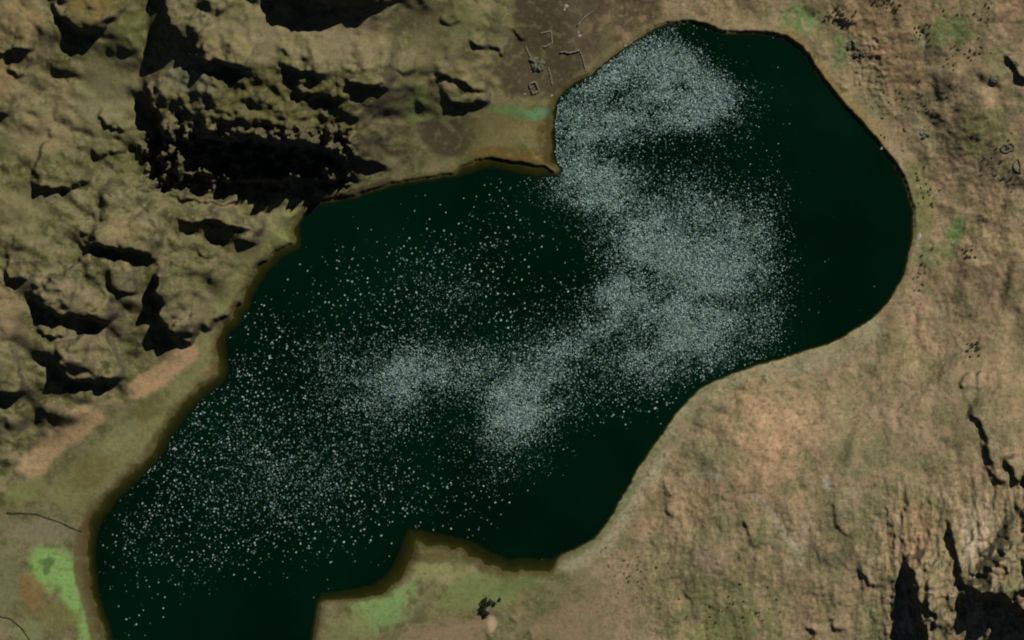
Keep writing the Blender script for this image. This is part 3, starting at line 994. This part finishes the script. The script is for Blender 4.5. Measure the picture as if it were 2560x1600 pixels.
# ------------------------------------------------------------------ dry-stone walls and enclosures
def wall_mesh(name, pts, thick, height, closed=False, seed=0):
    """coursed rubble wall following the ground; returns vertices relative to the first point"""
    r = random.Random(seed)
    p = [tuple(q) for q in pts]
    if closed:
        p.append(p[0])
    dense = []
    for a, b in zip(p[:-1], p[1:]):
        n = max(2, int(math.hypot(b[0] - a[0], b[1] - a[1]) / 1.6))
        for i in range(n):
            t = i / n
            dense.append((a[0] + (b[0] - a[0]) * t, a[1] + (b[1] - a[1]) * t))
    dense.append(p[-1])
    ou, ov = dense[0]
    oz = ground(ou, ov)
    vs_, fs_ = [], []
    n = len(dense)
    for i, (u, v) in enumerate(dense):
        a = dense[max(0, i - 1)]
        b = dense[min(n - 1, i + 1)]
        dx, dy = b[0] - a[0], b[1] - a[1]
        ln = math.hypot(dx, dy) or 1
        nx, ny = -dy / ln, dx / ln
        t = thick / S / 2 * r.uniform(.8, 1.2)
        hgt = height * r.uniform(.7, 1.15)
        g = ground(u, v)
        ju, jv = r.uniform(-.4, .4), r.uniform(-.4, .4)
        for off, z in ((-1.25, -0.8), (-.9, hgt), (.9, hgt * r.uniform(.92, 1.05)), (1.25, -0.8)):
            vs_.append((X(u + ju + nx * t * off) - X(ou), Y(v + jv + ny * t * off) - Y(ov), g + z - oz))
        if i:
            k = 4 * (i - 1)
            for q in range(3):
                fs_.append((k + q, k + q + 1, k + q + 5, k + q + 4))
    fs_.append((0, 3, 2, 1))
    k = 4 * (n - 1)
    fs_.append((k, k + 1, k + 2, k + 3))
    m = bpy.data.meshes.new(name)
    m.from_pydata(vs_, [], fs_)
    return m, (X(ou), Y(ov), oz)

WALLS = [
 ([(1401, 131), (1412, 130), (1422, 133), (1436, 130), (1449, 126)], 2.6, 4.2, "dark dry-stone wall running east to west across the brown field"),
 ([(1450, 127), (1457, 145), (1461, 162), (1465, 178)], 2.6, 2.2, "pale dry-stone wall running from the dark wall down to the lake shore"),
 ([(1371, 168), (1374, 180), (1377, 192), (1381, 213)], 2.6, 2.2, "pale dry-stone wall beside the small roofless stone hut"),
 ([(1315, 117), (1319, 128), (1325, 139), (1329, 148)], 2.6, 1.8, "short pale dry-stone wall just above the round rock knoll"),
 ([(1352, 84), (1366, 80), (1377, 78), (1379, 93), (1381, 108), (1366, 116), (1358, 118)], 2.4, 2.2, "hooked dry-stone wall of an open corral in the brown field"),
 ([(1444, 64), (1454, 52), (1463, 43), (1472, 36), (1482, 29)], 2.6, 4.0, "dark dry-stone wall slanting across the top of the brown field"),
]
for i, (pts, th, hg, lab) in enumerate(WALLS):
    m, loc = wall_mesh("stone_wall", pts, th, hg, seed=20 + i)
    tag(obj("stone_wall", m, M_STONE, loc=loc), lab, "wall", "dry-stone walls by the lake head")

def hut(name, corners, label):
    cu = sum(c[0] for c in corners) / 4
    cv = sum(c[1] for c in corners) / 4
    root = link(bpy.data.objects.new(name, None))
    root.location = (X(cu), Y(cv), ground(cu, cv))
    tag(root, label, "hut")
    for i in range(4):
        a, b = corners[i], corners[(i + 1) % 4]
        parts = [(0.0, 1.0)] if i != 3 else [(0, .36), (.6, 1.0)]      # gap of the doorway
        for s0, s1 in parts:
            e = .06
            pts = [(a[0] + (b[0] - a[0]) * (s0 + (e if s0 == 0 and i % 2 else 0)), a[1] + (b[1] - a[1]) * (s0 + (e if s0 == 0 and i % 2 else 0))),
                   (a[0] + (b[0] - a[0]) * (s1 - (e if s1 == 1 and i % 2 else 0)), a[1] + (b[1] - a[1]) * (s1 - (e if s1 == 1 and i % 2 else 0)))]
            m, loc = wall_mesh("wall", pts, 2.6, 4.2, seed=50 + i)
            w = obj("wall", m, M_STONE, root)
            w.location = (loc[0] - root.location.x, loc[1] - root.location.y, loc[2] - root.location.z)
    return root
hut("stone_hut", [(1323, 211), (1338, 204), (1348, 227), (1332, 235)], "small roofless rectangular stone hut standing near the grassy lake head")

def ring(cu, cv, ru, rv, rot, n=22, gap=0.0, start=0.0):
    out = []
    for k in range(n + 1):
        a = start + gap + (math.tau - 2 * gap) * k / n
        x, y = ru * math.cos(a), rv * math.sin(a)
        c, s = math.cos(rot), math.sin(rot)
        j = 1 + .08 * math.sin(3 * a + cu)
        out.append((cu + (x * c - y * s) * j, cv + (x * s + y * c) * j))
    return out

def corral(label, rings):
    cu, cv = rings[0][0], rings[0][1]
    root = link(bpy.data.objects.new("stone_corral", None))
    root.location = (X(cu), Y(cv), ground(cu, cv))
    tag(root, label, "corral", "stone corrals on the eastern slope")
    for i, (a, b, ru, rv, rot, gap, start) in enumerate(rings):
        m, loc = wall_mesh("ring_wall", ring(a, b, ru, rv, rot, gap=gap, start=start), 2.4, 2.6, seed=int(a) + i)
        w = obj("ring_wall", m, M_ROCK, root)
        w.location = (loc[0] - root.location.x, loc[1] - root.location.y, loc[2] - root.location.z)
corral("dark double-ringed stone corral high on the eastern slope", [(2508, 374, 11, 9, .2, .5, 0.0), (2520, 370, 9, 9, 0, .28, 2.2)])
corral("narrow oval stone corral just below the double-ringed one", [(2537, 416, 8, 15, -.1, .25, 1.0)])

# ------------------------------------------------------------------ rocks, shrubs, thicket
def rock_mesh(name, seed, sx, sy, sz, detail=2):
    import bmesh
    r = random.Random(seed)
    bm = bmesh.new()
    bmesh.ops.create_icosphere(bm, subdivisions=detail, radius=1)
    for vtx in bm.verts:
        n = vtx.co.normalized()
        k = 1 + .22 * math.sin(3.1 * n.x + seed) * math.cos(2.7 * n.y - seed) + r.uniform(-.13, .13)
        vtx.co = Vector((n.x * sx * k, n.y * sy * k, max(n.z, -.45) * sz * k))
    m = bpy.data.meshes.new(name)
    bm.to_mesh(m)
    bm.free()
    return m

def place(name, me, mat, u, v, rot, sc, label, cat, group=None, sink=.2):
    o = obj(name, me, mat, loc=(X(u), Y(v), ground(u, v) - sink))
    o.rotation_euler = (0, 0, rot)
    o.scale = sc
    tag(o, label, cat, group)
    return o

PR = [rock_mesh("boulder", 300 + i, 1, .8, .6) for i in range(3)]
place("boulder", PR[0], M_PALE, 1415, 17, .4, (5.2, 4.6, 4), "large pale boulder at the top of the brown field", "boulder")
place("boulder", PR[1], M_PALE, 1411, 25, 1.4, (3.4, 2.6, 2.4), "smaller pale boulder just below the large pale boulder", "boulder")
place("boulder", PR[1], M_PALE, 1449, 90, .2, (4, 3.4, 3), "pale boulder above the bend of the two field walls", "boulder")
place("boulder", PR[2], M_PALE, 1446, 82, 1.1, (2.6, 2.2, 2), "small pale stone above the boulder at the wall bend", "boulder")
place("boulder", PR[2], M_PALE, 1312, 236, .1, (3, 2.4, 2), "pale boulder at the west foot of the roofless hut", "boulder")
place("boulder", PR[0], M_PALE, 1379, 239, .9, (3.2, 2.2, 2), "pale boulder between the roofless hut and the lake", "boulder")
place("boulder", PR[0], M_PALE, 1563, 114, .9, (3.4, 2.4, 2), "pale boulder on the north-west shore edge", "boulder")
place("boulder", PR[1], M_PALE, 2297, 592, 1.3, (8.0, 4.6, 2.6), "long pale rock slab on the eastern shore", "boulder")
place("boulder", PR[2], M_PALE, 2292, 614, 1.2, (5.0, 3.2, 2.2), "smaller pale slab below the long slab on the eastern shore", "boulder")
place("boulder", PR[2], M_PALE, 2112, 845, .3, (3.0, 2.6, 2.4), "lone pale boulder at the waterline of the south-east shore", "boulder")
place("boulder", PR[0], M_PALE, 2206, 370, .5, (5, 3.4, 2), "yellowish pale rock at the waterline of the north-east shore", "boulder")
place("boulder", PR[2], M_PALE, 1355, 1399, .5, (3.4, 2.2, 1.8), "pale stone at the tip of the southern shallows", "boulder")

def outcrop(u, v, R, n, seed, label):
    r = random.Random(seed)
    root = link(bpy.data.objects.new("rock_outcrop", None))
    root.location = (X(u), Y(v), ground(u, v))
    tag(root, label, "outcrop")
    for i in range(n):
        a, d = r.uniform(0, math.tau), R * math.sqrt(r.uniform(0, 1)) * .8
        du, dv = d * math.cos(a), d * math.sin(a) * .8
        k = r.uniform(.35, .62) * R * S
        b = obj("rock", PR[i % 3], None, root)
        b.location = (du * S, -dv * S, ground(u + du, v + dv) - root.location.z)
        b.scale = (k, k * r.uniform(.7, 1), k * r.uniform(.7, 1.1))
        b.rotation_euler = (0, 0, r.uniform(0, 6))
        b.data = ROCKS[i % 3]
ROCKS = [rock_mesh("rock", 340 + i, 1, .8, .7) for i in range(3)]
for m in ROCKS: m.materials.append(M_ROCK)
outcrop(1341, 160, 19, 16, 5, "round green-grey rock knoll in the brown field above the hut")
outcrop(2130, 110, 15, 9, 6, "grey broken rocks beside the green strip on the north-east shore slope")
outcrop(2150, 135, 14, 8, 8, "grey broken rocks lower down beside the north-east shore strip")
outcrop(2530, 165, 12, 8, 9, "pale grey rocky rib near the top right corner")
outcrop(2478, 205, 13, 8, 10, "dark rock cluster on the slope below the top right rib")
outcrop(2310, 335, 12, 7, 12, "pale rocky rib on the slope above the north-east shore")

def shrub_mesh(name, seed, leaves=110):
    """a low rounded bush: leaf-sized faces spread through the crown over a few stems"""
    r = random.Random(seed)
    vs_, fs_ = [], []
    lobes = [(r.uniform(-.5, .5), r.uniform(-.5, .5), r.uniform(.35, .6), r.uniform(.4, .62)) for _ in range(5)]
    for i in range(leaves):
        lx, ly, lz, lr = lobes[i % 5]
        a, z = r.uniform(0, math.tau), r.uniform(-.5, 1)
        q = math.sqrt(1 - min(z * z, 1)) * lr * r.uniform(.7, 1.05)
        c = Vector((lx + q * math.cos(a), ly + q * math.sin(a), max(.05, lz + z * lr * .8)))
        n = Vector((r.uniform(-1, 1), r.uniform(-1, 1), r.uniform(.2, 1.2))).normalized()
        t = n.orthogonal().normalized()
        b = n.cross(t)
        s = r.uniform(.16, .3)
        k = len(vs_)
        vs_ += [c + t * s, c + b * s * .7, c - t * s, c - b * s * .7]
        fs_.append((k, k + 1, k + 2, k + 3))
    for i in range(5):
        lx, ly, lz, lr = lobes[i]
        k = len(vs_)
        for dx, dy in ((.05, 0), (-.03, .05), (-.03, -.05)):
            vs_.append(Vector((dx, dy, -.3)))
        vs_.append(Vector((lx, ly, lz)))
        fs_ += [(k, k + 1, k + 3), (k + 1, k + 2, k + 3), (k + 2, k, k + 3)]
    m = bpy.data.meshes.new(name)
    m.from_pydata(vs_, [], fs_)
    return m

SH = [shrub_mesh("shrub", 400 + i) for i in range(5)]
for m in SH: m.materials.append(M_SHRUB)
SHRUB_FIELDS = [
 # centre u, v, spread u, v, count, size m, label, group
 (2085, 40, 30, 22, 26, 3.4, "dark shrub in the clump above the green patch on the north-east shore", "shrubs above the north-east green patch"),
 (2120, 45, 26, 12, 16, 3.2, "dark shrub in the clump right of the north-east green patch", "shrubs right of the north-east green patch"),
 (2210, 8, 36, 14, 20, 3.6, "dark shrub along the top edge above the bare buff ground", "shrubs along the top edge"),
 (2440, 30, 60, 30, 20, 3.0, "dark shrub scattered on the buff slope at the top right", "shrubs at the top right"),
 (2300, 85, 28, 24, 18, 3.0, "dark shrub around the pale stones left of the green hollow", "shrubs left of the green hollow"),
 (2400, 130, 60, 34, 26, 3.0, "dark shrub along the lower rim of the green hollow", "shrubs below the green hollow"),
 (2260, 270, 80, 90, 40, 2.8, "dark shrub scattered on the slope above the north-east shore", "shrubs above the north-east shore"),
 (2490, 400, 60, 70, 26, 3.0, "dark shrub scattered around the stone corrals", "shrubs around the corrals"),
 (2310, 470, 26, 50, 18, 3.2, "dark shrub on the green strip by the eastern shore", "shrubs by the eastern shore"),
 (2418, 632, 16, 14, 14, 3.6, "dark shrub in the round clump beside the eastern green patch", "shrubs in the eastern round clump"),
 (2300, 690, 16, 50, 14, 3.0, "dark shrub strung along the eastern waterline", "shrubs on the eastern waterline"),
 (2428, 868, 12, 18, 14, 4.4, "dark shrub in the tight black clump on the eastern slope", "shrubs in the tight eastern clump"),
 (1590, 1420, 70, 60, 34, 2.6, "dark shrub speckling the slope above the southern cove", "shrubs above the southern cove"),
 (1850, 1520, 120, 50, 30, 3.2, "dark shrub on the green lower slope at the bottom edge", "shrubs at the bottom edge"),
]
shr = random.Random(99)
nsh = 0
for cu, cv, su_, sv_, cnt, size, lab, grp in SHRUB_FIELDS:
    for k in range(cnt):
        for _ in range(20):
            u, v = shr.gauss(cu, su_ * .62), shr.gauss(cv, sv_ * .62)
            if ground(u, v) > .8 and -10 < v < 1612 and u < 2572:
                break
        else:
            continue
        s = size * .82 * shr.uniform(.6, 1.35)
        place("shrub", SH[nsh % 5], None, u, v, shr.uniform(0, 6.28), (s, s * shr.uniform(.8, 1.1), s * .55), lab, "shrub", grp, .1)
        nsh += 1

def tree_mesh(seed):
    r = random.Random(seed)
    vs_, fs_ = [], []
    for i in range(420):
        a, z = r.uniform(0, math.tau), r.uniform(-1, 1)
        k = r.uniform(.55, 1.0) * (1 + .25 * math.sin(3 * a + seed))
        q = math.sqrt(1 - z * z) * k
        c = Vector((q * math.cos(a), q * math.sin(a), 1.15 + z * .75 * k))
        n = Vector((r.uniform(-1, 1), r.uniform(-1, 1), r.uniform(.1, 1.2))).normalized()
        t = n.orthogonal().normalized()
        b = n.cross(t)
        s = r.uniform(.09, .2)
        kk = len(vs_)
        vs_ += [c + t * s, c + b * s * .7, c - t * s, c - b * s * .7]
        fs_.append((kk, kk + 1, kk + 2, kk + 3))
    crown = bpy.data.meshes.new("crown")
    crown.from_pydata(vs_, [], fs_)
    vs_, fs_ = [], []
    def limb(p0, p1, r0, r1):
        k = len(vs_)
        ax = (p1 - p0).normalized()
        t = ax.orthogonal().normalized()
        b = ax.cross(t)
        for p, rad in ((p0, r0), (p1, r1)):
            for j in range(6):
                a = math.tau * j / 6
                vs_.append(p + (t * math.cos(a) + b * math.sin(a)) * rad)
        for j in range(6):
            fs_.append((k + j, k + (j + 1) % 6, k + 6 + (j + 1) % 6, k + 6 + j))
    limb(Vector((0, 0, -.1)), Vector((.03, .02, .7)), .09, .06)
    for j in range(4):
        a = j * 1.6 + r.uniform(0, .6)
        limb(Vector((.03, .02, .6)), Vector((.55 * math.cos(a), .55 * math.sin(a), 1.2)), .045, .015)
    trunk = bpy.data.meshes.new("trunk")
    trunk.from_pydata(vs_, [], fs_)
    crown.materials.append(M_THICKET)
    trunk.materials.append(M_BARK)
    return crown, trunk
TREES = [tree_mesh(501), tree_mesh(502)]
TREE_AT = [(1212, 1500, 6.2, "dark tree at the top of the small thicket on the southern flat"),
           (1226, 1503, 5.0, "dark tree on the right shoulder of the southern thicket"),
           (1209, 1514, 6.6, "dark tree in the middle of the southern thicket"),
           (1236, 1508, 4.0, "small dark tree at the right end of the southern thicket"),
           (1206, 1524, 5.6, "dark tree on the left edge of the southern thicket"),
           (1216, 1532, 6.0, "dark tree at the lower tip of the southern thicket"),
           (1249, 1497, 3.2, "lone small tree standing right of the southern thicket")]
for i, (u, v, s, lab) in enumerate(TREE_AT):
    root = link(bpy.data.objects.new("tree", None))
    root.location = (X(u), Y(v), ground(u, v))
    tag(root, lab, "tree", "trees of the southern thicket")
    cr, tk = TREES[i % 2]
    for nm, mm in (("crown", cr), ("trunk", tk)):
        o = obj(nm, mm, None, root)
        o.scale = (s, s, s)
        o.rotation_euler = (0, 0, i * 1.1)
